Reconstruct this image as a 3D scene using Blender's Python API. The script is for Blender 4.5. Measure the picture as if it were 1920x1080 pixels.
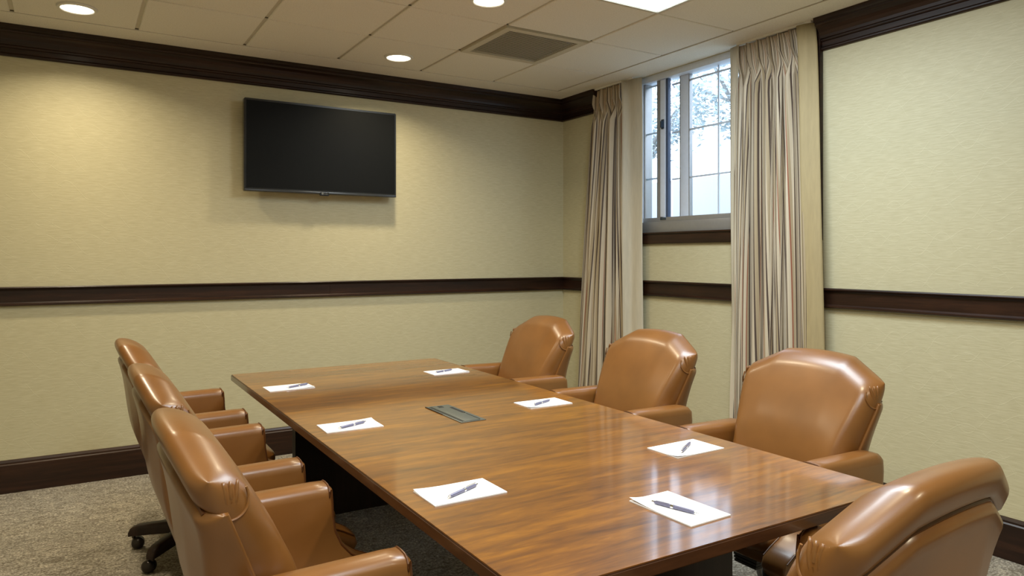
import bpy, bmesh, math, random
from mathutils import Vector, Matrix
PI = math.pi
for o in list(bpy.data.objects): bpy.data.objects.remove(o)
S = bpy.context.scene
C = S.collection
random.seed(7)

# ------------------------------------------------------------------ camera, world, exposure
WX, WY, H = 3.65, 5.135, 2.724          # right wall, TV wall, ceiling (metres, camera stands over the origin)
XL, YF = -1.75, -1.70                   # left wall, wall behind the camera
cam_d = bpy.data.cameras.new('camera'); cam = bpy.data.objects.new('camera', cam_d); C.objects.link(cam)
cam.location = (0, 0, 1.385); cam.rotation_euler = (PI/2, 0, -math.radians(31.342))
cam_d.sensor_width = 36; cam_d.lens = 1352/1920*36; cam_d.shift_y = -60/1920
cam_d.clip_start = 0.05
S.camera = cam
S.view_settings.view_transform = 'Standard'; S.view_settings.look = 'None'
S.view_settings.gamma = 1; S.view_settings.use_curve_mapping = False
S.view_settings.exposure = 0.0
w = bpy.data.worlds.new('sky'); S.world = w; w.use_nodes = True
bg = w.node_tree.nodes['Background']
bg.inputs[0].default_value = (0.72, 0.84, 1.0, 1); bg.inputs[1].default_value = 4.8
WARM = (1.0, 0.86, 0.60); COOL = (0.79, 0.91, 1.0)
CAN_W, TROFFER_W = 12.0, 40

# ------------------------------------------------------------------ materials
def new_mat(name):
    m = bpy.data.materials.new(name); m.use_nodes = True
    nt = m.node_tree; b = nt.nodes['Principled BSDF']
    return m, nt, b
def N(nt, t, **kw):
    n = nt.nodes.new(t)
    for k, v in kw.items():
        if k.startswith('i_'): n.inputs[k[2:].replace('_', ' ')].default_value = v
        else: setattr(n, k, v)
    return n
def L(nt, a, b): nt.links.new(a, b)
def math_n(nt, op, a, b=None, c=None):
    n = nt.nodes.new('ShaderNodeMath'); n.operation = op
    for i, v in enumerate((a, b, c)):
        if v is None: continue
        if isinstance(v, (int, float)): n.inputs[i].default_value = v
        else: nt.links.new(v, n.inputs[i])
    return n.outputs[0]
def mix_c(nt, f, a, b, bt='MIX'):
    n = nt.nodes.new('ShaderNodeMix'); n.data_type = 'RGBA'; n.blend_type = bt
    for sock, v in ((n.inputs[0], f), (n.inputs[6], a), (n.inputs[7], b)):
        if isinstance(v, (int, float)): sock.default_value = v
        elif isinstance(v, tuple): sock.default_value = (*v, 1) if len(v) == 3 else v
        else: nt.links.new(v, sock)
    return n.outputs[2]
def obj_co(nt): return N(nt, 'ShaderNodeTexCoord').outputs['Object']
def mapped(nt, sc, src=None):
    mp = N(nt, 'ShaderNodeMapping'); mp.inputs['Scale'].default_value = sc
    L(nt, src or obj_co(nt), mp.inputs[0]); return mp.outputs[0]
def noise(nt, vec, scale, detail=3, rough=.5, dist=0):
    n = N(nt, 'ShaderNodeTexNoise'); n.inputs['Scale'].default_value = scale
    n.inputs['Detail'].default_value = detail; n.inputs['Roughness'].default_value = rough
    n.inputs['Distortion'].default_value = dist
    L(nt, vec, n.inputs['Vector']); return n.outputs['Fac']
def ramp(nt, fac, stops, interp='LINEAR'):
    r = N(nt, 'ShaderNodeValToRGB'); cr = r.color_ramp; cr.interpolation = interp
    while len(cr.elements) < len(stops): cr.elements.new(.5)
    for e, (p, c) in zip(cr.elements, stops):
        e.position = p; e.color = (*c, 1) if len(c) == 3 else c
    L(nt, fac, r.inputs[0]); return r.outputs[0]
def bump(nt, b, hgt, strength=.3, dist=.01):
    bn = N(nt, 'ShaderNodeBump'); bn.inputs['Strength'].default_value = strength
    bn.inputs['Distance'].default_value = dist
    L(nt, hgt, bn.inputs['Height']); L(nt, bn.outputs[0], b.inputs['Normal'])
def plain(name, col, rough=.5, metal=0, spec=.5):
    m, nt, b = new_mat(name)
    n = noise(nt, obj_co(nt), 40, 2)
    c = mix_c(nt, n, tuple(x*.93 for x in col), tuple(min(1, x*1.05) for x in col))
    L(nt, c, b.inputs['Base Color'])
    b.inputs['Roughness'].default_value = rough; b.inputs['Metallic'].default_value = metal
    b.inputs['Specular IOR Level'].default_value = spec
    return m

def mat_wallpaper():
    m, nt, b = new_mat('wallpaper')
    co = obj_co(nt); sx = N(nt, 'ShaderNodeSeparateXYZ'); L(nt, co, sx.inputs[0])
    hcoord = math_n(nt, 'ADD', sx.outputs[0], sx.outputs[1]); z = sx.outputs[2]
    # horizontal silk slubs
    cb = N(nt, 'ShaderNodeCombineXYZ'); L(nt, hcoord, cb.inputs[0]); L(nt, z, cb.inputs[2])
    slub = noise(nt, mapped(nt, (14, 1, 150), cb.outputs[0]), 1, 3, .6)
    # overlapping ogee line work
    wob = math_n(nt, 'MULTIPLY', math_n(nt, 'SUBTRACT', noise(nt, cb.outputs[0], 6, 2), .5), .03)
    hx = math_n(nt, 'ADD', hcoord, wob)
    a1 = math_n(nt, 'SINE', math_n(nt, 'MULTIPLY', hx, 2*PI/.24))
    f1 = math_n(nt, 'FRACT', math_n(nt, 'ADD', math_n(nt, 'MULTIPLY', z, 1/.085), math_n(nt, 'MULTIPLY', a1, .33)))
    f2 = math_n(nt, 'FRACT', math_n(nt, 'SUBTRACT', math_n(nt, 'MULTIPLY', z, 1/.17), math_n(nt, 'MULTIPLY', a1, .33)))
    def line(f, wdt):
        d = math_n(nt, 'ABSOLUTE', math_n(nt, 'SUBTRACT', f, .5))
        return math_n(nt, 'SUBTRACT', 1.0, math_n(nt, 'MINIMUM', math_n(nt, 'DIVIDE', d, wdt), 1.0))
    ln = math_n(nt, 'MAXIMUM', line(f1, .040), line(f2, .022))
    brk = math_n(nt, 'GREATER_THAN', noise(nt, cb.outputs[0], 7, 3), .48)
    ln = math_n(nt, 'MULTIPLY', ln, brk)
    base = ramp(nt, slub, [(.3, (.505, .455, .285)), (.7, (.60, .55, .365))])
    col = mix_c(nt, math_n(nt, 'MULTIPLY', ln, .14), base, (.80, .76, .56))
    L(nt, col, b.inputs['Base Color']); b.inputs['Roughness'].default_value = .55
    b.inputs['Specular IOR Level'].default_value = .35
    bump(nt, b, math_n(nt, 'ADD', slub, math_n(nt, 'MULTIPLY', ln, .5)), .25, .002)
    return m

def mat_wood(name, dark, mid, light, sc, rough, coat=0, coat_r=.1, figure=1.0):
    m, nt, b = new_mat(name)
    g = noise(nt, mapped(nt, sc), 1, 6, .62, .6)
    fine = noise(nt, mapped(nt, tuple(s*5 for s in sc)), 1, 3, .6)
    big = noise(nt, mapped(nt, tuple(s*.16 for s in sc)), 1, 2, .5)
    f = math_n(nt, 'ADD', math_n(nt, 'MULTIPLY', g, .55), math_n(nt, 'ADD', math_n(nt, 'MULTIPLY', fine, .18), math_n(nt, 'MULTIPLY', big, .27*figure)))
    L(nt, ramp(nt, f, [(.36, dark), (.5, mid), (.64, light)]), b.inputs['Base Color'])
    b.inputs['Roughness'].default_value = rough
    b.inputs['Coat Weight'].default_value = coat; b.inputs['Coat Roughness'].default_value = coat_r; b.inputs['Coat IOR'].default_value = 1.52
    b.inputs['Specular IOR Level'].default_value = .32
    bump(nt, b, fine, .06, .002)
    return m

def mat_leather():
    m, nt, b = new_mat('tan_leather')
    co = obj_co(nt)
    big = noise(nt, co, 5, 3, .5); pores = noise(nt, co, 260, 2, .6)
    L(nt, ramp(nt, big, [(.3, (.175, .070, .0155)), (.7, (.230, .094, .021))]), b.inputs['Base Color'])
    b.inputs['Roughness'].default_value = .36; b.inputs['Specular IOR Level'].default_value = .55
    b.inputs['Coat Weight'].default_value = .32; b.inputs['Coat Roughness'].default_value = .23
    wr = noise(nt, co, 14, 3, .5, .3)
    bump(nt, b, math_n(nt, 'ADD', math_n(nt, 'MULTIPLY', pores, .10), wr), .10, .004)
    return m

def mat_carpet():
    m, nt, b = new_mat('carpet')
    co = obj_co(nt)
    sp = noise(nt, co, 95, 4, .75); md = noise(nt, mapped(nt, (1, 1.6, 1)), 13, 6, .75, 2.2); bigp = noise(nt, co, 2.2, 3, .6)
    c = ramp(nt, sp, [(.34, (.12, .10, .078)), (.47, (.36, .32, .265)), (.56, (.53, .495, .43)), (.68, (.86, .83, .77))])
    c2 = ramp(nt, md, [(.36, (.50, .44, .34)), (.49, (.92, .89, .84)), (.60, (1.35, 1.3, 1.2))])
    c = mix_c(nt, 1.0, c, c2, 'MULTIPLY')
    c = mix_c(nt, math_n(nt, 'MULTIPLY', bigp, .3), c, (.40, .39, .36))
    L(nt, c, b.inputs['Base Color']); b.inputs['Roughness'].default_value = .95
    b.inputs['Specular IOR Level'].default_value = .1
    bump(nt, b, math_n(nt, 'ADD', sp, md), .9, .012)
    return m

def mat_tile():
    m, nt, b = new_mat('ceiling_tile')
    co = obj_co(nt)
    f = noise(nt, co, 160, 3, .7); g = noise(nt, co, 3, 2)
    c = ramp(nt, f, [(.32, (.66, .63, .56)), (.5, (.80, .77, .70))])
    c = mix_c(nt, math_n(nt, 'MULTIPLY', g, .2), c, (.72, .68, .60))
    L(nt, c, b.inputs['Base Color']); b.inputs['Roughness'].default_value = .95
    b.inputs['Specular IOR Level'].default_value = .1
    bump(nt, b, f, .35, .002)
    return m

def mat_stripes():
    m, nt, b = new_mat('striped_curtain')
    uv = N(nt, 'ShaderNodeUVMap'); sx = N(nt, 'ShaderNodeSeparateXYZ'); L(nt, uv.outputs[0], sx.inputs[0])
    f = math_n(nt, 'FRACT', sx.outputs[0])
    cream, tan, dark, red = (.60, .51, .375), (.42, .33, .205), (.085, .055, .040), (.32, .11, .06)
    st = [(0, cream), (.14, dark), (.19, tan), (.28, dark), (.33, cream), (.46, red), (.495, tan), (.56, cream),
          (.66, dark), (.71, cream), (.78, tan), (.88, dark), (.93, cream)]
    c = ramp(nt, f, st, 'CONSTANT')
    L(nt, c, b.inputs['Base Color']); b.inputs['Roughness'].default_value = .6
    b.inputs['Sheen Weight'].default_value = .15
    wv = noise(nt, obj_co(nt), 300, 2); bump(nt, b, wv, .15, .001)
    return m

def mat_fabric(name, col):
    m, nt, b = new_mat(name)
    f = noise(nt, mapped(nt, (60, 60, 8)), 1, 4, .6)
    L(nt, mix_c(nt, f, tuple(x*.8 for x in col), tuple(x*1.1 for x in col)), b.inputs['Base Color'])
    b.inputs['Roughness'].default_value = .7; bump(nt, b, f, .2, .002)
    return m

def emit(name, col, s):
    m = bpy.data.materials.new(name); m.use_nodes = True; nt = m.node_tree; nt.nodes.clear()
    e = N(nt, 'ShaderNodeEmission'); e.inputs[0].default_value = (*col, 1); e.inputs[1].default_value = s
    o = N(nt, 'ShaderNodeOutputMaterial'); L(nt, e.outputs[0], o.inputs[0]); return m

def mat_lens():        # prismatic troffer lens, lit from behind
    m = emit('troffer_lens', COOL, 3.0); nt = m.node_tree
    e = [n for n in nt.nodes if n.type == 'EMISSION'][0]
    v = N(nt, 'ShaderNodeTexVoronoi'); v.inputs['Scale'].default_value = 55; L(nt, obj_co(nt), v.inputs['Vector'])
    L(nt, math_n(nt, 'ADD', math_n(nt, 'MULTIPLY', v.outputs['Distance'], 1.6), 2.2), e.inputs[1])
    return m

def mat_glass():
    m = bpy.data.materials.new('window_glass'); m.use_nodes = True; nt = m.node_tree; nt.nodes.clear()
    t = N(nt, 'ShaderNodeBsdfTransparent'); t.inputs[0].default_value = (.93, .97, 1, 1)
    g = N(nt, 'ShaderNodeBsdfGlossy'); g.inputs['Roughness'].default_value = .02
    fr = N(nt, 'ShaderNodeFresnel'); fr.inputs[0].default_value = 1.45
    mx = N(nt, 'ShaderNodeMixShader'); ge = N(nt, 'ShaderNodeNewGeometry'); L(nt, math_n(nt, 'MULTIPLY', fr.outputs[0], math_n(nt, 'SUBTRACT', 1.0, ge.outputs['Backfacing'])), mx.inputs[0]); L(nt, t.outputs[0], mx.inputs[1]); L(nt, g.outputs[0], mx.inputs[2])
    o = N(nt, 'ShaderNodeOutputMaterial'); L(nt, mx.outputs[0], o.inputs[0]); return m

M = dict(
    wall=mat_wallpaper(), leather=mat_leather(), carpet=mat_carpet(), tile=mat_tile(), stripe=mat_stripes(),
    lining=mat_fabric('shaded_gold_lining', (.42, .33, .17)), lining_pale=mat_fabric('pale_lining', (.58, .52, .40)),  # gold lining's colour is darkened for the shade at the right curtain
    trim=mat_wood('dark_trim_wood', (.010, .0042, .0022), (.022, .0085, .0042), (.044, .017, .008), (2, 2, 30), .40, .10, .2),
    table=mat_wood('table_veneer', (.078, .024, .0006), (.185, .064, .0010), (.315, .120, .0022), (3.6, 28, 28), .40, 1.0, .09),
    table_edge=mat_wood('table_edge_wood', (.030, .012, .006), (.055, .023, .011), (.085, .036, .016), (3, 3, 30), .3, .6, .12),
    ped=mat_wood('pedestal_wood', (.010, .005, .003), (.020, .009, .006), (.035, .016, .010), (12, 12, 1.5), .5, .05, .2),
    joint=plain('joint_shadow_tone', (.13, .115, .085), .8), grid=plain('ceiling_grid', (.60, .56, .47), .6), gap=plain('dark_gap', (.02, .02, .018), .9),
    vent=plain('vent_enamel', (.56, .52, .42), .55), vent_dark=plain('vent_duct', (.10, .09, .07), .9),
    white=plain('white_enamel', (.75, .74, .70), .4), alu=plain('window_aluminium', (.33, .32, .31), .38, .45),
    alu_daylit=plain('daylight_tinted_frame', (.72, .80, .95), .45), muntin=plain('muntin_paint', (.62, .70, .82), .5), alu_dark=plain('sash_gasket', (.06, .09, .16), .5),  # frame's pale blue is daylight haze painted into its colour
    latch=plain('latch_metal', (.10, .13, .17), .35, .8),
    tv=plain('tv_plastic', (.012, .013, .014), .22), screen=plain('tv_screen', (.009, .0095, .0095), .4, 0, .06),
    chrome=plain('chrome', (.75, .75, .77), .15, 1), black=plain('black_plastic', (.012, .012, .013), .5),
    steel=plain('dark_steel', (.03, .03, .033), .35, .6), cap=plain('dark_bronze_caster', (.035, .028, .024), .28, .5),
    paper=plain('notepad_paper', (.93, .93, .95), .7), pen=plain('pen_barrel', (.17, .17, .27), .35, .2),
    box=plain('power_box_grey', (.075, .082, .070), .45), groove=plain('box_slot', (.006, .006, .006), .8),
    piping=plain('dark_tan_piping', (.105, .036, .010), .35),
    stucco=plain('garden_wall_stucco', (.42, .42, .44), .9), ground=plain('outside_ground', (.30, .31, .27), .95),
    leaf=plain('tree_leaf', (.34, .39, .40), .6), bark=plain('tree_bark', (.30, .28, .26), .9),
    can=emit('downlight_lens', (1, .90, .68), 6.0), lens=mat_lens(), glass=mat_glass(),
)

# ------------------------------------------------------------------ mesh helpers
def finish(name, bm, mat, parent=None, smooth=False, loc=None, angle=40):
    bmesh.ops.recalc_face_normals(bm, faces=bm.faces[:])
    me = bpy.data.meshes.new(name); bm.to_mesh(me); bm.free()
    if mat: me.materials.append(mat)
    if smooth:
        me.shade_smooth()
        try: me.set_sharp_from_angle(angle=math.radians(angle))
        except Exception: pass
    o = bpy.data.objects.new(name, me); C.objects.link(o)
    if parent: o.parent = parent
    if loc: o.location = loc
    return o
def box(bm, x0, x1, y0, y1, z0, z1):
    v = [bm.verts.new(p) for p in ((x0,y0,z0),(x1,y0,z0),(x1,y1,z0),(x0,y1,z0),(x0,y0,z1),(x1,y0,z1),(x1,y1,z1),(x0,y1,z1))]
    for f in ((0,3,2,1),(4,5,6,7),(0,1,5,4),(1,2,6,5),(2,3,7,6),(3,0,4,7)): bm.faces.new([v[i] for i in f])
    return v
def boxo(name, b, mat, parent=None, bev=0, seg=2):
    bm = bmesh.new(); box(bm, *b)
    if bev: bmesh.ops.bevel(bm, geom=bm.edges[:], offset=bev, segments=seg, profile=.5, affect='EDGES')
    return finish(name, bm, mat, parent, smooth=bool(bev))
def tube(bm, pts, r, n=8, caps=True):
    pts = [Vector(p) for p in pts]; rings = []
    rr = r if isinstance(r, (list, tuple)) else [r]*len(pts)
    up = Vector((0, 0, 1))
    for i, p in enumerate(pts):
        t = (pts[min(i+1, len(pts)-1)] - pts[max(i-1, 0)]).normalized()
        a = t.cross(up)
        if a.length < 1e-3: a = t.cross(Vector((1, 0, 0)))
        a.normalize(); b2 = t.cross(a).normalized()
        rings.append([bm.verts.new(p + rr[i]*(math.cos(2*PI*k/n)*a + math.sin(2*PI*k/n)*b2)) for k in range(n)])
    for A, B in zip(rings, rings[1:]):
        for k in range(n): bm.faces.new((A[k], A[(k+1) % n], B[(k+1) % n], B[k]))
    if caps: bm.faces.new(rings[0]); bm.faces.new(rings[-1][::-1])
def tubeo(name, pts, r, mat, parent=None, n=8):
    bm = bmesh.new(); tube(bm, pts, r, n); return finish(name, bm, mat, parent, True)
def lathe(bm, prof, n=24, c=(0, 0), close=False):
    rings = []
    for r, z in prof:
        rings.append([bm.verts.new((c[0]+r*math.cos(2*PI*k/n), c[1]+r*math.sin(2*PI*k/n), z)) for k in range(n)])
    for A, B in zip(rings, rings[1:]):
        for k in range(n): bm.faces.new((A[k], A[(k+1) % n], B[(k+1) % n], B[k]))
    if close:
        for k in range(n): bm.faces.new((rings[-1][k], rings[-1][(k+1) % n], rings[0][(k+1) % n], rings[0][k]))
    else:
        bm.faces.new(rings[0]); bm.faces.new(rings[-1])
def empty(name, loc, rz=0):
    o = bpy.data.objects.new(name, None); C.objects.link(o); o.location = loc; o.rotation_euler = (0, 0, rz)
    o.empty_display_size = .1; return o
def tag(o, label, cat, group=None):
    o['label'] = label; o['category'] = cat
    if group: o['group'] = group
    return o
def struct(o, label=None):
    o['kind'] = 'structure'
    if label: o['label'] = label
    return o
def copy_tree(o, parent=None):
    c = o.copy(); C.objects.link(c); c.parent = parent
    for ch in list(o.children): copy_tree(ch, c)
    return c

# ------------------------------------------------------------------ room shell
struct(boxo('floor', (XL-.15, WX+.15, YF-.15, WY+.15, -.1, 0), M['carpet']), 'tan and grey mottled carpet with pale flecks')
struct(boxo('wall_back', (XL-.15, WX+.15, WY, WY+.15, 0, H+.1), M['wall']), 'far wall with pale khaki scroll wallpaper behind the television')
struct(boxo('wall_left', (XL-.15, XL, YF, WY, 0, H+.1), M['wall']))
struct(boxo('wall_front', (XL-.15, WX+.15, YF-.15, YF, 0, H+.1), M['wall']))
WY0, WY1, WZ0, WZ1 = 3.06, 4.20, 1.545, 2.7235         # window opening
bm = bmesh.new()
box(bm, WX, WX+.16, YF, WY0, 0, H+.1); box(bm, WX, WX+.16, WY1, WY, 0, H+.1)
box(bm, WX, WX+.16, WY0, WY1, 0, WZ0); box(bm, WX, WX+.16, WY0, WY1, WZ1, H+.1)
struct(finish('wall_right', bm, M['wall']), 'window wall with pale khaki scroll wallpaper')

# ceiling: grid plate, then tegular tiles standing proud of it
ceil = boxo('ceiling', (XL-.15, WX+.15, YF-.15, WY+.15, H+.012, H+.11), M['grid'])
struct(ceil, 'suspended ceiling of square beige tiles in a metal grid')
P = .6096
gx = [3.372 - P*k for k in range(0, 9)]; gy = [4.815 - P*k for k in range(0, 11)]
VENT = (2.163, 3.596); TROFFERS = [((2.153), 1.767)]
skip = {(2, 2)}                                       # vent cell (ix, iy) counted from the right and the far side
trof_cells = {(2, 4), (2, 5)} - set()
def gap_bar(x0, x1, y0, y1): return (x0, x1, y0, y1)
tile_cache = {}
def tile_mesh(wx, wy):
    k = (round(wx, 3), round(wy, 3))
    if k not in tile_cache:
        bm = bmesh.new(); v = box(bm, -wx/2, wx/2, -wy/2, wy/2, 0, .0115)
        bot = [f for f in bm.faces if all(abs(q.co.z) < 1e-6 for q in f.verts)]
        bmesh.ops.bevel(bm, geom=[e for e in bm.edges if all(abs(q.co.z) < 1e-6 for q in e.verts)], offset=.004, segments=1, affect='EDGES')
        bmesh.ops.recalc_face_normals(bm, faces=bm.faces[:])
        me = bpy.data.meshes.new('ceiling_tile'); bm.to_mesh(me); bm.free(); me.materials.append(M['tile']); tile_cache[k] = me
    return tile_cache[k]
xs = [WX] + gx + [XL]; ys = [WY] + gy + [YF]
xs = [x for i, x in enumerate(xs) if i == 0 or x < xs[i-1]-.03]; ys = [y for i, y in enumerate(ys) if i == 0 or y < ys[i-1]-.03]
TW, TH_ = .020, .010                                  # tee face showing along the room (wide) and the thin crossing joint
for i in range(1, len(xs)-1):
    for j in range(1, len(ys)-1):
        x1, x0, y1, y0 = xs[i], xs[i+1], ys[j], ys[j+1]
        if (i, j) == (2, 2) or (i, j) in {(2, 4), (2, 5)} or (i, j) in {(5, 7), (5, 8)}: continue
        a = 0 if i == 0 else TW/2; b_ = 0 if i == len(xs)-2 else TW/2
        c = 0 if j == 0 else TH_/2; d = 0 if j == len(ys)-2 else TH_/2
        wx, wy = (x1-a)-(x0+b_), (y1-c)-(y0+d)
        if wx < .05 or wy < .05: continue
        o = bpy.data.objects.new('ceiling_tile', tile_mesh(wx, wy)); C.objects.link(o); o.parent = ceil
        o.location = (((x1-a)+(x0+b_))/2, ((y1-c)+(y0+d))/2, H + random.uniform(0, .0012))

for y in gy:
    boxo('joint_shadow', (XL, 3.372, y-.0048, y+.0048, H+.007, H+.0125), M['joint'], ceil)  # dark strip paints the shadow line inside the tile joint
boxo('joint_shadow', (3.3672, 3.3768, YF, 4.815, H+.007, H+.0125), M['joint'], ceil)
bs = boxo('border_strip', (XL, WX, 4.815+.005, WY, H, H+.0118), M['tile'], ceil, .001, 1)
bs = boxo('border_strip', (3.372+.005, WX, YF, 4.815+.002, H, H+.0118), M['tile'], ceil, .001, 1)

def profile_run(name, prof, wall, a, b, mat, label=None):
    bm = bmesh.new(); rings = []
    for s in (a, b):
        rings.append([bm.verts.new((s, WY-p, z) if wall == 'back' else (WX-p, s, z)) for p, z in prof])
    n = len(prof)
    for k in range(n): bm.faces.new((rings[0][k], rings[0][(k+1) % n], rings[1][(k+1) % n], rings[1][k]))
    bm.faces.new(rings[0]); bm.faces.new(rings[1][::-1])
    o = finish(name, bm, mat); struct(o, label); return o
RAIL = [(0, 1.092), (.022, 1.092), (.028, 1.097), (.028, 1.104), (.020, 1.109), (.016, 1.113), (.016, 1.180), (.022, 1.188),
        (.032, 1.192), (.034, 1.198), (.030, 1.204), (0, 1.204)]
BASE = [(0, 0), (.018, 0), (.018, .163), (.013, .169), (.013, .178), (.007, .190), (0, .192)]
CROWN = [(0, 2.552), (.014, 2.552), (.019, 2.558), (.019, 2.565), (.013, 2.571), (.012, 2.574), (.012, 2.600), (.019, 2.603), (.021, 2.608),
         (.021, 2.613), (.029, 2.617), (.032, 2.632), (.040, 2.650), (.053, 2.666), (.068, 2.677), (.075, 2.680), (.078, 2.686),
         (.078, 2.694), (.090, 2.700), (.092, 2.723), (0, 2.723)]
profile_run('trim_1', CROWN, 'back', XL, WX, M['trim'], 'dark stained crown moulding over the television wall')
profile_run('trim_2', CROWN, 'right', 4.60, WY, M['trim'], 'short dark crown moulding between corner and left curtain')
profile_run('trim_3', CROWN, 'right', YF, 2.585, M['trim'], 'dark crown moulding right of the window')
profile_run('trim_4', RAIL, 'back', XL, 1.582, M['trim'], 'dark chair rail on the television wall, left length')
profile_run('trim_5', RAIL, 'back', 1.5832, WX, M['trim'], 'dark chair rail on the television wall, right length')
profile_run('trim_6', RAIL, 'right', YF, WY, M['trim'], 'dark chair rail on the window wall')
profile_run('baseboard_back', BASE, 'back', XL, WX, M['trim'], 'dark wooden baseboard under the television wall')
profile_run('baseboard_right', BASE, 'right', YF, WY, M['trim'], 'dark wooden baseboard under the window wall')
# dark board closing the crown beside the window, and the window apron
struct(boxo('trim_7', (WX-.03, WX, 2.585, 2.645, WZ0-.07, H-.002), M['trim'], bev=.003), 'dark vertical board beside the right curtain')
struct(boxo('trim_8', (WX-.03, WX, 4.235, 4.28, WZ0-.07, H-.002), M['trim'], bev=.003))
bm = bmesh.new(); box(bm, WX-.022, WX, 2.645, 4.235, 1.475, 1.545)
box(bm, WX-.034, WX+.02, 2.645, 4.235, 1.545, 1.557)
bmesh.ops.bevel(bm, geom=bm.edges[:], offset=.003, segments=2, affect='EDGES')
struct(finish('trim_9', bm, M['trim'], smooth=True), 'dark wooden sill and apron below the window')

# ------------------------------------------------------------------ window
win = struct(empty('window_1', (WX+.06, 3.63, WZ0)), 'aluminium sliding window with narrow bars')
def wpart(name, b, mat, bev=.002, parent=None):      # box given in world coordinates
    wx, wy, wz = win.location
    o = boxo(name, (b[0]-wx, b[1]-wx, b[2]-wy, b[3]-wy, b[4]-wz, b[5]-wz), mat, parent or win, bev); return o
FX = WX+.012
wpart('bottom_rail', (FX, FX+.11, WY0, WY1, 1.557, 1.635), M['alu'])
wpart('sill_track', (FX+.016, FX+.10, WY0+.01, WY1-.01, 1.635, 1.668), M['alu'])
wpart('head_rail', (FX, FX+.11, WY0, WY1, 2.676, WZ1), M['alu_daylit'])
wpart('side_jamb', (FX, FX+.11, 4.135, WY1, 1.635, 2.676), M['alu_daylit'])
wpart('side_jamb', (FX, FX+.11, WY0, WY0+.05, 1.635, 2.676), M['alu_daylit'])
wpart('jamb_channel', (FX+.02, FX+.09, 4.118, 4.135, 1.668, 2.676), M['alu'])
# inner (left) sash, nearer the room
sx0 = FX+.022
sash = wpart('inner_sash', (sx0, sx0+.028, 3.948, 3.992, 1.668, 2.676), M['alu'])
wpart('sash_stile_face', (sx0-.008, sx0+.02, 3.897, 3.948, 1.672, 2.672), M['alu_daylit'])
wpart('sash_gasket', (sx0-.002, sx0+.03, 3.876, 3.897, 1.668, 2.676), M['alu_dark'])
wpart('sash_foot', (sx0-.012, sx0+.0, 3.89, 3.945, 1.648, 1.668), M['latch'])
wpart('glass_pane', (sx0+.010, sx0+.014, 3.99, 4.12, 1.668, 2.676), M['glass'], 0)
# outer (right) sash
ox0 = FX+.062
wpart('outer_sash', (ox0, ox0+.028, 3.708, 3.790, 1.668, 2.676), M['alu_daylit'])
wpart('sash_gasket', (ox0-.003, ox0+.03, 3.700, 3.708, 1.668, 2.676), M['alu'])
wpart('sash_gasket', (ox0-.003, ox0+.03, 3.790, 3.796, 1.668, 2.676), M['alu'])
wpart('glass_pane', (ox0+.012, ox0+.016, 3.11, 3.70, 1.668, 2.676), M['glass'], 0)
wpart('glass_pane', (ox0+.012, ox0+.016, 3.79, 3.88, 1.668, 2.676), M['glass'], 0)
for z in (1.943, 2.281, 2.632):
    wpart('muntin', (ox0+.002, ox0+.012, 3.11, 3.70, z-.006, z+.006), M['muntin'], .001)
    wpart('muntin', (ox0+.002, ox0+.012, 3.79, 3.88, z-.006, z+.006), M['muntin'], .001)
    wpart('muntin', (sx0+.014, sx0+.024, 3.99, 4.12, z+.012, z+.024), M['muntin'], .001)
wpart('muntin', (ox0+.001, ox0+.011, 3.430, 3.442, 1.668, 2.676), M['muntin'], .001)
# latch
bm = bmesh.new()
lx, ly, lz = sx0-.008-win.location.x, 3.918-win.location.y, 2.346-win.location.z
box(bm, lx-.008, lx, ly-.014, ly+.016, lz-.035, lz+.035); box(bm, lx-.022, lx-.006, ly-.006, ly+.010, lz-.026, lz+.022)
bmesh.ops.bevel(bm, geom=bm.edges[:], offset=.003, segments=2, affect='EDGES')
finish('latch', bm, M['latch'], win, True)

# ------------------------------------------------------------------ outdoors through the window
struct(boxo('ground', (WX+.2, 26, -14, 24, 1.05, 1.15), M['ground']), 'ground outside the window')
tag(boxo('garden_wall', (7.9, 8.1, -2, 16, 1.15, 2.55), M['stucco'], bev=.01), 'pale garden wall seen low through the window', 'wall')
def tree(x, y, zc, r, n, label):
    t = tag(empty('tree', (x, y, 1.15)), label, 'tree', None)
    bm = bmesh.new()
    tube(bm, [(0, 0, 0), (.05, .05, (zc-1.15)*.5), (0, .1, zc-1.15)], [.16, .12, .05], 8)
    for k in range(7):
        a = k*2.4; e = (r*.7*math.cos(a), r*.7*math.sin(a), zc-1.15+r*.35*math.sin(k*1.7))
        tube(bm, [(.03, .05, (zc-1.15)*.55), (e[0]*.5, e[1]*.5, (zc-1.15)*.8), e], [.06, .04, .015], 6)
    finish('trunk', bm, M['bark'], t, True)
    rnd = random.Random(int(x*10+y)); bm = bmesh.new(); cl = []
    for k in range(26):
        while True:
            v = Vector((rnd.uniform(-1, 1), rnd.uniform(-1, 1), rnd.uniform(-1, 1)))
            if .25 < v.length < 1: break
        cl.append(Vector((v.x*r, v.y*r, v.z*r*.75+zc-1.15)))
    for k in range(n):
        c = rnd.choice(cl) + Vector((rnd.gauss(0, r*.14), rnd.gauss(0, r*.14), rnd.gauss(0, r*.12)))
        a = Vector((rnd.uniform(-1, 1), rnd.uniform(-1, 1), rnd.uniform(-1, .4))).normalized(); b2 = a.orthogonal().normalized()
        s = rnd.uniform(.05, .09)
        q = [c, c+a*s+b2*s*.4, c+a*s*2.2, c+a*s-b2*s*.4]
        bm.faces.new([bm.verts.new(p) for p in q])
    f = finish('foliage', bm, M['leaf'], t); f['kind'] = 'stuff'
tree(10.6, 8.6, 5.0, 1.9, 5200, 'leafy tree beyond the garden wall, in the wide right pane')
tree(11.0, 12.6, 4.7, 1.7, 4200, 'leafy tree beyond the garden wall, in the narrow left pane')

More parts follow.
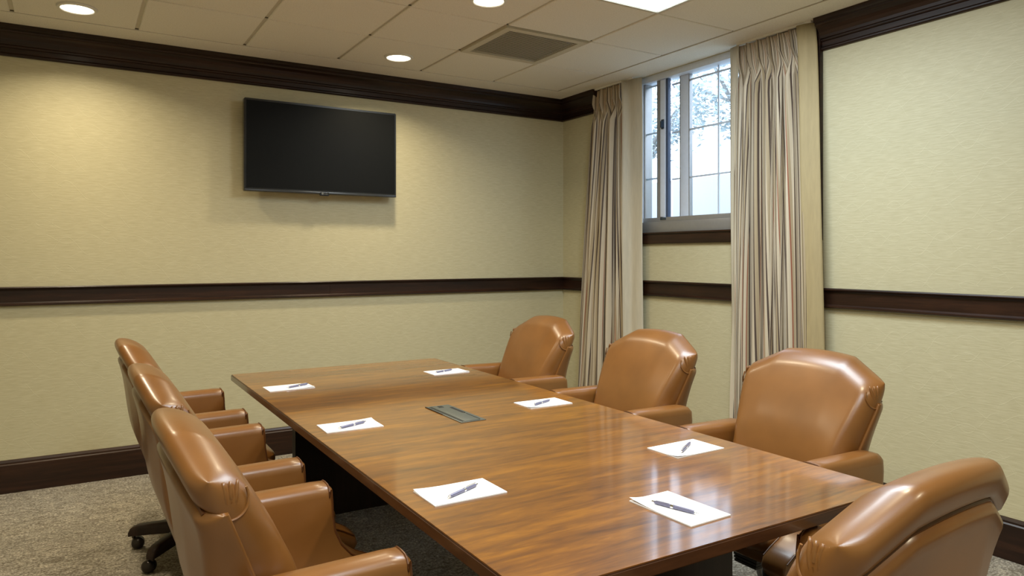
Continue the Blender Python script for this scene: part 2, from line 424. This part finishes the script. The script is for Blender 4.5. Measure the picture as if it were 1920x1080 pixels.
# ------------------------------------------------------------------ ceiling fittings
def downlight(x, y, label, vis=True):
    t = tag(empty('downlight', (x, y, H-.008)), label, 'ceiling light', 'recessed ceiling downlights')
    bm = bmesh.new(); lathe(bm, [(.078, .001), (.082, -.003), (.094, 0), (.098, .008), (.078, .008)], 32, close=True)
    finish('trim_ring', bm, M['white'], t, True)
    bm = bmesh.new(); lathe(bm, [(.0785, .0015), (.0785, .007)], 32); finish('lamp_lens', bm, M['can'], t, False)
    ld = bpy.data.lights.new('downlight_lamp', 'AREA'); ld.shape = 'DISK'; ld.size = .14; ld.energy = CAN_W; ld.color = WARM
    ld.spread = math.radians(140)
    lo = bpy.data.objects.new('lamp', ld); C.objects.link(lo); lo.parent = t; lo.location = (0, 0, -.006)
for (x, y, lab) in ((.020, 4.545, 'round recessed downlight at far left, over the television wall'),
                    (1.872, 4.540, 'round recessed downlight between television and air vent'),
                    (1.858, 3.285, 'round recessed downlight at the top edge, beside the vent'),
                    (.020, 3.290, 'round recessed downlight above the left chairs, outside the picture'),
                    (1.858, 1.46, 'unseen downlight added for fill above the near end of the table'),  # from here on, unseen lights added for brightness, continuing the ceiling rows
                    (.020, 1.46, 'unseen downlight added for fill near the camera'),
                    (.020, -.37, 'unseen downlight added for fill behind the camera on the left'),
                    (1.858, -.37, 'unseen downlight added for fill behind the camera on the right')):
    downlight(x, y, lab)

def troffer(x0, x1, y0, y1, label):
    t = tag(empty('light_panel', ((x0+x1)/2, (y0+y1)/2, H)), label, 'ceiling light')
    hx, hy = (x1-x0)/2-.004, (y1-y0)/2-.004
    bm = bmesh.new(); fw = .018
    for b in ((-hx, hx, -hy, -hy+fw), (-hx, hx, hy-fw, hy), (-hx, -hx+fw, -hy+fw, hy-fw), (hx-fw, hx, -hy+fw, hy-fw)): box(bm, *b, -.004, .0115)
    finish('frame', bm, M['vent'], t)
    o = boxo('lens_panel', (-hx+fw, hx-fw, -hy+fw, hy-fw, .002, .008), M['lens'], t)
    ld = bpy.data.lights.new('troffer_lamp', 'AREA'); ld.shape = 'RECTANGLE'; ld.size = 2*hx-.06; ld.size_y = 2*hy-.06
    ld.energy = TROFFER_W; ld.color = COOL
    lo = bpy.data.objects.new('lamp', ld); C.objects.link(lo); lo.parent = t; lo.location = (0, 0, -.002)
TROFFER_W = 46
troffer(2.153, 2.762, 1.767, 2.986, 'bright fluorescent ceiling panel at the top edge near the window')
TROFFER_W = 36
troffer(.324, .934, -.062, 1.157 - 0, 'unseen ceiling panel added for fill behind the camera')  # light panel out of view, added to brighten the room

v = tag(empty('air_vent', (2.4577, 3.9, H)), 'square beige return air grille in the ceiling', 'vent')
hx, hy = .296, .296; bm = bmesh.new(); fw = .045
for b in ((-hx, hx, -hy, -hy+fw), (-hx, hx, hy-fw, hy), (-hx, -hx+fw, -hy+fw, hy-fw), (hx-fw, hx, -hy+fw, hy-fw)): box(bm, *b, -.008, .0115)
finish('frame', bm, M['vent'], v)
boxo('duct_backing', (-hx+fw, hx-fw, -hy+fw, hy-fw, .006, .0115), M['vent_dark'], v)
ns = 25; sm = None
for k in range(ns):
    y = -hy+fw + (k+.5)*(2*(hy-fw)/ns)
    if sm is None:
        bm = bmesh.new(); q = [(-hx+fw, -.0072, -.006), (hx-fw, -.0072, -.006), (hx-fw, .0072, -.003), (-hx+fw, .0072, -.003)]
        q2 = [(a, b, c+.0018) for a, b, c in q]
        A = [bm.verts.new(p) for p in q]; B = [bm.verts.new(p) for p in q2]
        bm.faces.new(A); bm.faces.new(B[::-1])
        for i in range(4): bm.faces.new((A[i], A[(i+1) % 4], B[(i+1) % 4], B[i]))
        o = finish('slat', bm, M['vent'], v, loc=(0, y, 0)); sm = o.data
    else:
        o = bpy.data.objects.new('slat', sm); C.objects.link(o); o.parent = v; o.location = (0, y, 0)

# ------------------------------------------------------------------ television
tv = tag(empty('television', (1.512, WY, 1.82)), 'black flat wall-mounted television, switched off, on the left wall', 'television')
hw = .539; y0, y1 = -.115, -.062
bm = bmesh.new(); box(bm, -hw, hw, y0, y1, 0, .622)
bmesh.ops.bevel(bm, geom=bm.edges[:], offset=.005, segments=2, affect='EDGES'); finish('casing', bm, M['tv'], tv, True)
boxo('screen', (-hw+.013, hw-.013, y0-.0012, y0+.004, .024, .608), M['screen'], tv)
boxo('wall_mount', (-.22, .22, y1-.004, 0, .16, .46), M['black'], tv, .006)
boxo('bottom_bezel', (-hw+.002, hw-.002, y0-.003, y0+.01, 0, .016), plain('bezel_grey', (.03, .032, .035), .25), tv, .002)
bm = bmesh.new(); box(bm, -.034, .034, y0-.006, y0+.01, -.012, .016)
bmesh.ops.bevel(bm, geom=bm.edges[:], offset=.004, segments=2, affect='EDGES')
lg = finish('logo_badge', bm, M['tv'], tv, True)
def text_mesh(body, size, mat, parent, loc, rot, name):
    cu = bpy.data.curves.new(name, 'FONT'); cu.body = body; cu.size = size; cu.extrude = .0006; cu.align_x = 'LEFT'; cu.align_y = 'CENTER'
    tmp = bpy.data.objects.new('tmp', cu); C.objects.link(tmp)
    dg = bpy.context.evaluated_depsgraph_get(); me = bpy.data.meshes.new_from_object(tmp.evaluated_get(dg))
    bpy.data.objects.remove(tmp); me.materials.clear(); me.materials.append(mat)
    o = bpy.data.objects.new(name, me); C.objects.link(o); o.parent = parent; o.location = loc; o.rotation_euler = rot; return o
text_mesh('LG', .020, M['chrome'], lg, (-.004, y0-.0072, .003), (PI/2, 0, 0), 'lettering')
bm = bmesh.new()
bmesh.ops.create_cone(bm, cap_ends=True, segments=20, radius1=.008, radius2=.008, depth=.0014, matrix=Matrix.Translation((-.015, y0-.0072, .003)) @ Matrix.Rotation(PI/2, 4, 'X'))
finish('emblem', bm, M['chrome'], lg)

# ------------------------------------------------------------------ curtains
def curtain(name, top, bot, npl, x0, seed, label, right_lining, left_lining):
    """top / bot = (y_far, y_near) of the striped cloth at the ceiling / floor"""
    rnd = random.Random(seed)
    root = tag(empty(name, (x0, (top[0]+top[1])/2, 0)), label, 'curtain', 'striped drapes at the window')
    oy = (top[0]+top[1])/2
    ncol = npl*44; ztop = H-.012; zs = [ztop, ztop-.03, ztop-.07, ztop-.11, ztop-.14, ztop-.165, ztop-.19, ztop-.22, ztop-.27, ztop-.34]
    z = zs[-1]
    while z > .03: z -= .095; zs.append(max(z, .012))
    ph = [rnd.uniform(-.4, .4) for _ in range(npl*3+2)]; am = [rnd.uniform(.65, 1.2) for _ in range(npl*3+2)]
    bm = bmesh.new(); uvl = bm.loops.layers.uv.new('UVMap'); grid = []
    for r, z in enumerate(zs):
        t = (ztop-z)/(ztop); d = ztop-z; row = []
        pinch = math.exp(-((d-.155)/.055)**2); below = min(1, max(0, (d-.12)/.16)); head = 1-below
        for c in range(ncol+1):
            s = c/ncol; ya = top[0]*(1-t**.8)+bot[0]*t**.8; yb = top[1]*(1-t**.8)+bot[1]*t**.8
            y = ya+(yb-ya)*s; w = (yb-ya)/npl
            p = s*npl; k = int(min(npl-1, p)); fr = p-k
            # header: a fan of three fingers pinched together at each pleat centre
            u = (fr-.5)*2
            y += -w*.42*(pinch+.25*head)*math.sin(PI*u)/PI + .045*head*(1-(d/.2 if d < .2 else 1))
            fing = math.cos(3*PI*u)*.5+.5
            xh = -.050*math.exp(-(u/.42)**2)*(.45+.55*fing)*(.55+.45*min(1, d/.1)) + .024
            # folds below
            i = int(p*2) % len(ph); q = p*1.0+.5+.10*math.sin(p*1.7+seed)+ .16*math.sin(p*.9+t*2.2+seed)*below
            fold = math.cos(2*PI*q); a = .028*(.75+.5*math.sin(p*2.1+seed*2))*(.75+.25*t)
            xb = a*fold + .012*math.sin(2*PI*q*3+t*1.5+seed) + .006*math.sin(2*PI*q*5+1)
            y += below*(w*.20*math.sin(4*PI*q)*.6) + below*.006*math.sin(9*p+3*t)
            x = xh*(1-below)+xb*below
            row.append((bm.verts.new((x, y-oy, z)), s*npl*1.9))
        grid.append(row)
    for A, B in zip(grid, grid[1:]):
        for c in range(ncol):
            f = bm.faces.new((A[c][0], A[c+1][0], B[c+1][0], B[c][0]))
            for lp, uu in zip(f.loops, (A[c][1], A[c+1][1], B[c+1][1], B[c][1])): lp[uvl].uv = (uu, lp.vert.co.z)
    o = finish('striped_cloth', bm, M['stripe'], root, True, angle=180)
    def strip(nm, pts_top, pts_bot, mat):
        bm = bmesh.new(); rows = []
        n = 10
        for r in range(22):
            t = r/21; z = ztop*(1-t)+.012*t
            tt = t**.6; row = []
            for k in range(n+1):
                s = k/n; f = s*(len(pts_top)-1); i0 = min(int(f), len(pts_top)-2); g = f-i0
                A = Vector(pts_top[i0]).lerp(Vector(pts_top[i0+1]), g); B = Vector(pts_bot[i0]).lerp(Vector(pts_bot[i0+1]), g)
                q = A.lerp(B, tt); q.x += .004*math.sin(6*s+9*t+seed)
                row.append(bm.verts.new((q.x-x0, q.y-oy, z)))
            rows.append(row)
        for A, B in zip(rows, rows[1:]):
            for k in range(n): bm.faces.new((A[k], A[k+1], B[k+1], B[k]))
        o = finish(nm, bm, mat, root, True, angle=180)
        md = o.modifiers.new('thickness', 'SOLIDIFY'); md.thickness = .003
    strip('lining', *right_lining, M['lining'] if seed == 2 else M['lining_pale'])
    if left_lining: strip('lining', *left_lining, M['lining_pale'])
    # track hooks
    bm = bmesh.new(); box(bm, -.008, .008, (bot[1] if 0 else top[1])-oy-.07, top[0]-oy, ztop+.0005, H)
    finish('curtain_track', bm, M['white'], root)
    return root
curtain('curtain', (4.610, 4.215), (4.86, 4.19), 5, 3.585, 1, 'striped floor-length curtain left of the window',
        ([(3.535, 4.222), (3.585, 4.182), (3.59, 4.12), (3.60, 4.066)], [(3.535, 4.200), (3.59, 4.165), (3.59, 4.10), (3.60, 4.045)]), None)
curtain('curtain', (3.150, 2.685), (3.20, 2.615), 6, 3.585, 2, 'striped floor-length curtain right of the window',
        ([(3.56, 2.70), (3.575, 2.65), (3.60, 2.602)], [(3.565, 2.64), (3.57, 2.58), (3.585, 2.518)]),
        ([(3.59, 3.215), (3.585, 3.17), (3.57, 3.13)], [(3.59, 3.20), (3.585, 3.18), (3.575, 3.16)]))

# ------------------------------------------------------------------ conference table
TX0, TX1, TY0, TY1, TZ = .735, 1.955, 1.148, 4.150, .740
tb = tag(empty('conference_table', ((TX0+TX1)/2, (TY0+TY1)/2, 0)), 'long polished brown veneer conference table with dark edges', 'table')
cx, cy = tb.location.x, tb.location.y
bm = bmesh.new(); box(bm, TX0-cx, TX1-cx, TY0-cy, TY1-cy, TZ-.034, TZ-.002)
bmesh.ops.bevel(bm, geom=bm.edges[:], offset=.003, segments=2, affect='EDGES'); finish('edge_band', bm, M['table_edge'], tb, True)
bm = bmesh.new(); box(bm, TX0-cx+.004, TX1-cx-.004, TY0-cy+.004, TY1-cy-.004, TZ-.004, TZ)
finish('tabletop', bm, M['table'], tb)
for (a, b) in ((1.62, 1.90), (3.30, 3.80)):
    pass
def pedestal(x0, x1, y0, y1):
    bm = bmesh.new(); box(bm, x0-cx, x1-cx, y0-cy, y1-cy, .0, TZ-.034)
    bmesh.ops.bevel(bm, geom=[e for e in bm.edges if abs(e.verts[0].co.z-e.verts[1].co.z) > .1], offset=.004, segments=2, affect='EDGES')
    finish('pedestal', bm, M['ped'], tb, True)
pedestal(.99, 1.69, 3.79, 3.86)
pedestal(.99, 1.69, 1.50, 1.57)
boxo('stretcher', (1.31-cx, 1.37-cx, 1.57-cy, 3.79-cy, .30, TZ-.034), M['ped'], tb, .003)

pb = tag(empty('power_box', (1.335, 2.645, TZ)), 'grey power and data box set flush in the tabletop centre', 'power box')
boxo('flange', (-.055, .055, -.168, .168, 0, .0022), M['box'], pb, .0008)
boxo('lid', (-.036, .032, -.160, .150, .0022, .0042), M['box'], pb, .001)
boxo('cable_slot', (.026, .040, -.02, .100, .0030, .0046), M['groove'], pb)
boxo('cable_slot', (.036, .039, -.15, -.03, .0022, .0030), M['groove'], pb)
boxo('cable_slot', (-.044, -.040, -.155, .150, .0022, .0030), M['groove'], pb)
boxo('cable_slot', (-.056, -.052, .0, .168, .0022, .0030), M['groove'], pb)
boxo('finger_latch', (-.012, .008, .115, .140, .0042, .0052), M['groove'], pb, .0004)

# ------------------------------------------------------------------ notepads and pens
PAD_AT = 'seven white notepads laid around the table'
def notepad(x, y, rz, label, curl):
    t = tag(empty('notepad', (x, y, TZ), rz), label, 'notepad', PAD_AT)
    L_, W_ = .216, .140
    boxo('page_block', (-L_/2, L_/2, -W_/2, W_/2, 0, .0034), M['paper'], t, .0004, 1)
    bm = bmesh.new(); g = []
    for i in range(9):
        g.append([])
        for j in range(7):
            u, v = i/8-.5, j/6-.5
            c = max(0, (u*curl[0]+v*curl[1])-.55)
            g[-1].append(bm.verts.new((u*L_, v*W_, .0037+.022*c*c+.0)))
    for i in range(8):
        for j in range(6): bm.faces.new((g[i][j], g[i+1][j], g[i+1][j+1], g[i][j+1]))
    o = finish('top_sheet', bm, M['paper'], t, True)
    return t
pen_proto = None
def pen(tip, end, label):
    global pen_proto
    tip, end = Vector(tip), Vector(end); c = (tip+end)/2; a = math.atan2(end.y-tip.y, end.x-tip.x)
    if pen_proto is None:
        r = empty('pen', (0, 0, 0)); Lh = .068
        def cyl(nm, prof, mat, par):
            bm = bmesh.new(); pts = [(x, 0, 0) for x, _ in prof]; tube(bm, pts, [q for _, q in prof], 12); return finish(nm, bm, mat, par, True)
        cyl('barrel', [(-.054, .0040), (-.04, .0049), (.004, .0052)], M['pen'], r)
        cyl('tip', [(-.068, .0008), (-.062, .0016), (-.054, .0038)], M['chrome'], r)
        cyl('centre_band', [(.004, .0055), (.012, .0055)], M['chrome'], r)
        cyl('upper_barrel', [(.012, .0052), (.055, .0047), (.060, .0035)], M['pen'], r)
        cyl('push_button', [(.060, .0028), (.068, .0026)], M['chrome'], r)
        bm = bmesh.new(); box(bm, .018, .060, -.0016, .0016, .0058, .0070); box(bm, .054, .060, -.0016, .0016, .002, .0068)
        finish('clip', bm, M['chrome'], r); pen_proto = r; o = r
    else: o = copy_tree(pen_proto)
    o.location = (c.x, c.y, TZ+.0037+.0056); o.rotation_euler = (0, 0, a)
    tag(o, label, 'pen', 'slim grey pens on the notepads')
pads = [(.903, 3.583, .02, 'white notepad at the far left end of the table', (1, -1)), (.897, 2.652, -.02, 'white notepad on the left side, middle place', (1, 1)),
        (.902, 1.753, 0, 'white notepad on the left side, nearest place', (-1, 1)), (1.772, 3.610, .01, 'white notepad at the far right end of the table', (1, -1)),
        (1.756, 2.622, -.01, 'white notepad on the right side, middle place', (-1, -1)), (1.750, 1.757, .02, 'white notepad on the right side, nearest place', (-1, -1)),
        (1.321, 1.351, PI/2+.03, 'white notepad at the near end of the table', (1, 1.3))]
for p in pads: notepad(*p)
pens = [((.878, 3.541), (1.005, 3.600), 'grey pen on the far left notepad'), ((.835, 2.609), (.963, 2.661), 'grey pen on the middle left notepad'),
        ((.841, 1.710), (.962, 1.766), 'grey pen on the nearest left notepad'), ((1.822, 3.629), (1.695, 3.586), 'grey pen on the far right notepad'),
        ((1.806, 2.637), (1.683, 2.584), 'grey pen on the middle right notepad'), ((1.805, 1.789), (1.690, 1.716), 'grey pen on the nearest right notepad'),
        ((1.321, 1.280), (1.283, 1.407), 'grey pen on the notepad at the near table end')]
for p in pens: pen(*p)

# ------------------------------------------------------------------ chairs  (local: +x is where the sitter faces)
def gq(t): return 1.0 if t >= 1 else math.sqrt(max(0, 1-(1-t)**2))
def spine(z): return -.082 - .33*(z-.4) - .08*(z-.4)**2
def half_w(z):
    t = min(1, max(0, (z-.60)/.30)); return .252+.046*(t*t*(3-2*t))
def z_top(u):
    a = abs(u)
    if a < .50: return 1.008-.010*(a/.5)**2
    z = .998-(a-.50)/.50*.078
    return z
def lerp(a, b, t): return a+(b-a)*t
US = []
for k in range(-24, 25): US.append(math.sin(k/24*PI/2))
US = sorted(set([round(u, 5) for u in US] + [-.5, .5]))
def back_cushion():
    dl = [0, .0012, .004, .009, .016, .024, .034, .045, .056, .066, .073, .078, .083, .088, .096, .110]
    zb = .40; bm = bmesh.new(); F, B = [], []
    nrest = 18
    def pt(u, r, side):
        zt = z_top(u)
        if r < len(dl): d = dl[r]; z = zt-d
        else:
            k = (r-len(dl)+1)/nrest; z = lerp(zt-dl[-1], zb, math.sin(k*PI/2)); d = zt-z
        hw = half_w(z); e = (1-abs(u))*hw; y = u*hw
        sx = spine(z)+.012*u*u
        eb = (z-zb)
        if side == 'f':
            ft = lerp(.062, .104, min(1, d/.26)**.8)
            f = ft*gq(d/.058)*gq(e/.052)*gq(eb/.05)
            f += .014*(1-u*u)*gq(d/.2)*(1-((z-.72)/.34)**2 if abs(z-.72) < .34 else 0)
            # gathered pleats at the boxed corner
            if abs(u) > .82 and d < .12: f -= .004*abs(math.sin(d*110))*gq(e/.03)*0
            return (sx+f, y, z)
        drop = 1 if d < .071 else max(0, 1-(d-.071)/.014)
        b = .040*gq(d/.042)*drop*gq(e/.045)
        if abs(u) > .8: b += 0
        return (sx-b, y, z)
    nr = len(dl)+nrest
    for r in range(nr):
        F.append([bm.verts.new(pt(u, r, 'f')) for u in US]); B.append([bm.verts.new(pt(u, r, 'b')) for u in US])
    n = len(US)
    for G in (F, B):
        for r in range(nr-1):
            for c in range(n-1): bm.faces.new((G[r][c], G[r][c+1], G[r+1][c+1], G[r+1][c]))
    bmesh.ops.remove_doubles(bm, verts=bm.verts[:], dist=.0004)
    # close any rim left open
    edges = [e for e in bm.edges if e.is_boundary]
    if edges: bmesh.ops.holes_fill(bm, edges=edges, sides=0)
    return bm
def back_shell():
    bm = bmesh.new(); zb = .375; dl = [.074, .076, .080, .086, .094, .104, .12]; nrest = 16; F, B = [], []
    def pt(u, r, side):
        zt = z_top(u) + (.0 if abs(u) < .9 else 0)
        if r < len(dl): d = dl[r]; z = zt-d
        else: k = (r-len(dl)+1)/nrest; z = lerp(zt-dl[-1], zb, k); d = zt-z
        hw = half_w(z)+.009; e = (1-abs(u))*hw; sx = spine(z)+.012*u*u
        if side == 'f': return (sx+.012*gq(e/.004 if e > 0 else 0), u*hw, z)
        k_ = min(1, max(0, (d-.074)/.36)); k_ = k_*k_*(3-2*k_)
        b = (.054+.064*k_)*gq((d-.074)/.030)*gq(e/.036)*gq((z-zb+.001)/.03)
        return (sx-b, u*hw, z)
    nr = len(dl)+nrest
    for r in range(nr):
        F.append([bm.verts.new(pt(u, r, 'f')) for u in US]); B.append([bm.verts.new(pt(u, r, 'b')) for u in US])
    for G in (F, B):
        for r in range(nr-1):
            for c in range(len(US)-1): bm.faces.new((G[r][c], G[r][c+1], G[r+1][c+1], G[r+1][c]))
    bmesh.ops.remove_doubles(bm, verts=bm.verts[:], dist=.0004)
    edges = [e for e in bm.edges if e.is_boundary]
    if edges: bmesh.ops.holes_fill(bm, edges=edges, sides=0)
    return bm
ARM = [(-.150, .690), (.12, .694), (.160, .692), (.172, .680), (.175, .645), (.177, .60), (.184, .555), (.203, .512), (.233, .476), (.270, .448),
       (.312, .428), (.346, .408), (.356, .378), (.340, .350), (.290, .338), (.0, .335), (-.16, .338), (-.185, .36), (-.195, .50), (-.205, .62), (-.20, .665), (-.18, .684)]
ARM_T = .046
def arm_mesh(side):
    bm = bmesh.new(); cyy = side*.298
    # cross-section rings: the outline shrinks toward both faces so that the top rolls over
    offs = [(-1, .034), (-.93, .018), (-.80, .008), (-.55, .0015), (0, 0), (.55, .0015), (.80, .008), (.93, .018), (1, .034)]
    n = len(ARM); rings = []
    def inset(k, amt):
        p0, p1, p2 = Vector(ARM[k-1]), Vector(ARM[k]), Vector(ARM[(k+1) % n])
        t = ((p1-p0).normalized()+(p2-p1).normalized()).normalized(); nrm = Vector((t.y, -t.x))   # outline runs clockwise
        fr = p1.x > .1 and p1.y < .66
        if fr: return p1+nrm*amt*.16
        return p1+Vector((nrm.x*amt*(.16 if p1.x > .1 else 1), nrm.y*amt))
    for w_, amt in offs:
        rings.append([bm.verts.new((q.x, cyy+w_*ARM_T, q.y)) for q in (inset(k, amt) for k in range(n))])
    for A, B in zip(rings, rings[1:]):
        for k in range(n): bm.faces.new((A[k], A[(k+1) % n], B[(k+1) % n], B[k]))
    bm.faces.new(rings[0]); bm.faces.new(rings[-1][::-1])
    return bm
def superbox(cx_, cy_, cz_, hx, hy, hz, p=5, q=3, nu=36, nv=14, top_crown=0):
    bm = bmesh.new(); rings = []
    def se(c, e): return math.copysign(abs(c)**e, c)
    for i in range(1, nv):
        phi = -PI/2+PI*i/nv; r = abs(math.cos(phi))**(2/q); z = se(math.sin(phi), 2/q)
        rings.append([bm.verts.new((cx_+hx*r*se(math.cos(2*PI*k/nu), 2/p), cy_+hy*r*se(math.sin(2*PI*k/nu), 2/p), cz_+hz*z)) for k in range(nu)])
    for A, B in zip(rings, rings[1:]):
        for k in range(nu): bm.faces.new((A[k], A[(k+1) % nu], B[(k+1) % nu], B[k]))
    b0 = bm.verts.new((cx_, cy_, cz_-hz)); b1 = bm.verts.new((cx_, cy_, cz_+hz))
    for k in range(nu):
        bm.faces.new((b0, rings[0][(k+1) % nu], rings[0][k])); bm.faces.new((b1, rings[-1][k], rings[-1][(k+1) % nu]))
    return bm
def make_chair(base_rot):
    t = empty('office_chair', (0, 0, 0))
    finish('backrest', back_cushion(), M['leather'], t, True, angle=70)
    finish('back_shell', back_shell(), M['leather'], t, True, angle=70)
    # welting: under the roll, down both sides, and the arc closing each boxed corner
    bm = bmesh.new()
    pts = []
    for u in [x for x in US if abs(x) < .955]:
        z = z_top(u)-.079; pts.append((spine(z)+.012*u*u-.033, u*(half_w(z)+.002), z))
    tube(bm, pts, .0050, 6)
    for s in (-1, 1):
        pts = [(spine(z)+.014, s*(half_w(z)-.004), z) for z in [.43+.02*k for k in range(20)]]
        tube(bm, pts, .004, 6)
    finish('back_piping', bm, M['piping'], t, True)
    for s in (-1, 1):
        pts = []
        for k in range(13):
            a = k/12; q = .068*math.cos(a*PI/2*.97); z = .893-.062*math.sin(a*PI/2)
            e = .052*(1-math.sqrt(max(0, 1-(q/.082)**2))); pts.append((spine(z)+.012+q, s*(half_w(z)-e+.001), z))
        tubeo('corner_piping', pts, .0030, M['leather'], t, 6)
        bm = bmesh.new()
        for q0, q1, ra in ((.058, .020, .0055), (.042, .013, .0060), (.027, .007, .0060), (.012, .002, .0055)):
            pts, rs = [], []
            for k in range(9):
                a = k/8; q = lerp(q0, q1, a); z = lerp(.912, .842, a)
                e = .052*(1-math.sqrt(max(0, 1-(q/.082)**2))); pts.append((spine(z)+.012+q, s*(half_w(z)-e-.0055), z)); rs.append(ra*math.sin(PI*min(1, .12+a*.80))**.7)
            tube(bm, pts, rs, 8)
        finish('pleats', bm, M['leather'], t, True, angle=180)
    for s in (-1, 1):
        a = finish('armrest', arm_mesh(s), M['leather'], t, True, angle=60)
        down = [(x-.007, z) for x, z in ARM[3:12]]
        pts = [(x, s*.298-1.0*ARM_T, z) for x, z in down[::-1]]
        for w_, amt in ((-1, .034), (-.93, .018), (-.80, .008), (-.55, .0015), (0, 0), (.55, .0015), (.80, .008), (.93, .018), (1, .034)):
            pts.append((.160, s*.298+w_*ARM_T*1.01, .6925-amt))
        pts += [(x, s*.298+1.0*ARM_T, z) for x, z in down]
        tubeo('piping', pts, .0028, M['piping'], a, 6)
    finish('seat', superbox(.090, 0, .425, .240, .252, .052, 7, 3.2), M['leather'], t, True)
    finish('seat_pan', superbox(.055, 0, .365, .225, .262, .040, 7, 3.5), M['leather'], t, True)
    # tilt mechanism with a ribbed bellows cover
    bm = bmesh.new(); box(bm, -.10, .09, -.06, .06, .30, .335)
    bmesh.ops.bevel(bm, geom=bm.edges[:], offset=.006, segments=2, affect='EDGES')
    mech = finish('tilt_mechanism', bm, M['black'], t, True)
    bm = bmesh.new()
    for k in range(7):
        z1 = .318-.012*k; g = .004*k; box(bm, .035+g*.6, .135, -.062+g*.5, .062-g*.5, z1-.0085, z1)
        box(bm, .041+g*.6, .129, -.056+g*.5, .056-g*.5, z1-.012, z1-.0085)
    finish('bellows', bm, M['black'], mech)
    bm = bmesh.new(); lathe(bm, [(.014, .30), (.014, .21), (.026, .21), (.026, .12), (.036, .12), (.040, .075), (.030, .070)], 20)
    finish('gas_column', bm, M['steel'], t, True, angle=30)
    for k in range(5):
        a = base_rot+k*2*PI/5; ca, sa = math.cos(a), math.sin(a)
        bm = bmesh.new(); rings = []
        for d, zt, hh, ww in ((.022, .140, .058, .028), (.10, .133, .054, .027), (.20, .123, .050, .026), (.265, .115, .047, .025), (.294, .103, .038, .023), (.305, .084, .022, .019)):
            ring = []
            for (wy, zz) in ((-.75, 0), (.75, 0), (1, -.28), (.9, -1), (-.9, -1), (-1, -.28)):
                X_, Y_ = d, wy*ww
                ring.append(bm.verts.new((X_*ca-Y_*sa, X_*sa+Y_*ca, zt+zz*hh)))
            rings.append(ring)
        for A, B in zip(rings, rings[1:]):
            for q in range(6): bm.faces.new((A[q], A[(q+1) % 6], B[(q+1) % 6], B[q]))
        bm.faces.new(rings[0]); bm.faces.new(rings[-1][::-1])
        bmesh.ops.bevel(bm, geom=[e for e in bm.edges if not e.is_boundary], offset=.002, segments=1, affect='EDGES')
        lg_ = finish('base_leg', bm, M['ped'], t, True, angle=35)
        cxx, cyy = .285*ca, .285*sa
        sw = a+.9+1.3*k; bm = bmesh.new()
        tube(bm, [(cxx, cyy, .074), (cxx, cyy, .052)], .008, 8)
        tube(bm, [(cxx, cyy, .070), (cxx, cyy, .064)], .015, 12)
        dx, dy = math.cos(sw), math.sin(sw); ox, oy_ = cxx+.018*dx, cyy+.018*dy
        for sgn in (-1, 1):
            # two half-ball wheels
            R0 = .0285; axis = Vector((-dy, dx, 0))*sgn
            rr = []
            for (r_, h_) in ((R0, .003), (R0, .012), (R0*.93, .018), (R0*.72, .024), (R0*.4, .028), (R0*.1, .0295)):
                ring = []
                for q in range(18):
                    th = 2*PI*q/18; v_ = Vector((dx, dy, 0))*math.cos(th)*r_+Vector((0, 0, 1))*math.sin(th)*r_+axis*h_
                    ring.append(bm.verts.new((ox+v_.x, oy_+v_.y, .0287+v_.z)))
                rr.append(ring)
            for A, B in zip(rr, rr[1:]):
                for q in range(18): bm.faces.new((A[q], A[(q+1) % 18], B[(q+1) % 18], B[q]))
            bm.faces.new(rr[0]); bm.faces.new(rr[-1][::-1])
        finish('caster', bm, M['cap'], lg_, True, angle=50)
    return t
GRP = 'tan leather office chairs around the table'
chairs = [(.500, 1.886, 0, 'tan leather office chair on the left side, nearest the camera'),
          (.500, 2.785, .0, 'tan leather office chair on the left side, middle one'),
          (.500, 3.713, .0, 'tan leather office chair on the left side, farthest, next to the television wall'),
          (2.265, 1.836, PI, 'tan leather office chair on the window side, largest and nearest of the three'),
          (2.265, 2.764, PI, 'tan leather office chair on the window side, between the two curtains'),
          (2.265, 3.754, PI, 'tan leather office chair on the window side, farthest, in front of the left curtain'),
          (1.325, .998, PI/2+.07, 'tan leather office chair at the near end of the table, seen from behind')]
proto = make_chair(math.radians(9))
for i, (x, y, r, lab) in enumerate(chairs):
    o = proto if i == 0 else copy_tree(proto)
    o.location = (x, y, 0); o.rotation_euler = (0, 0, r); tag(o, lab, 'chair', GRP)
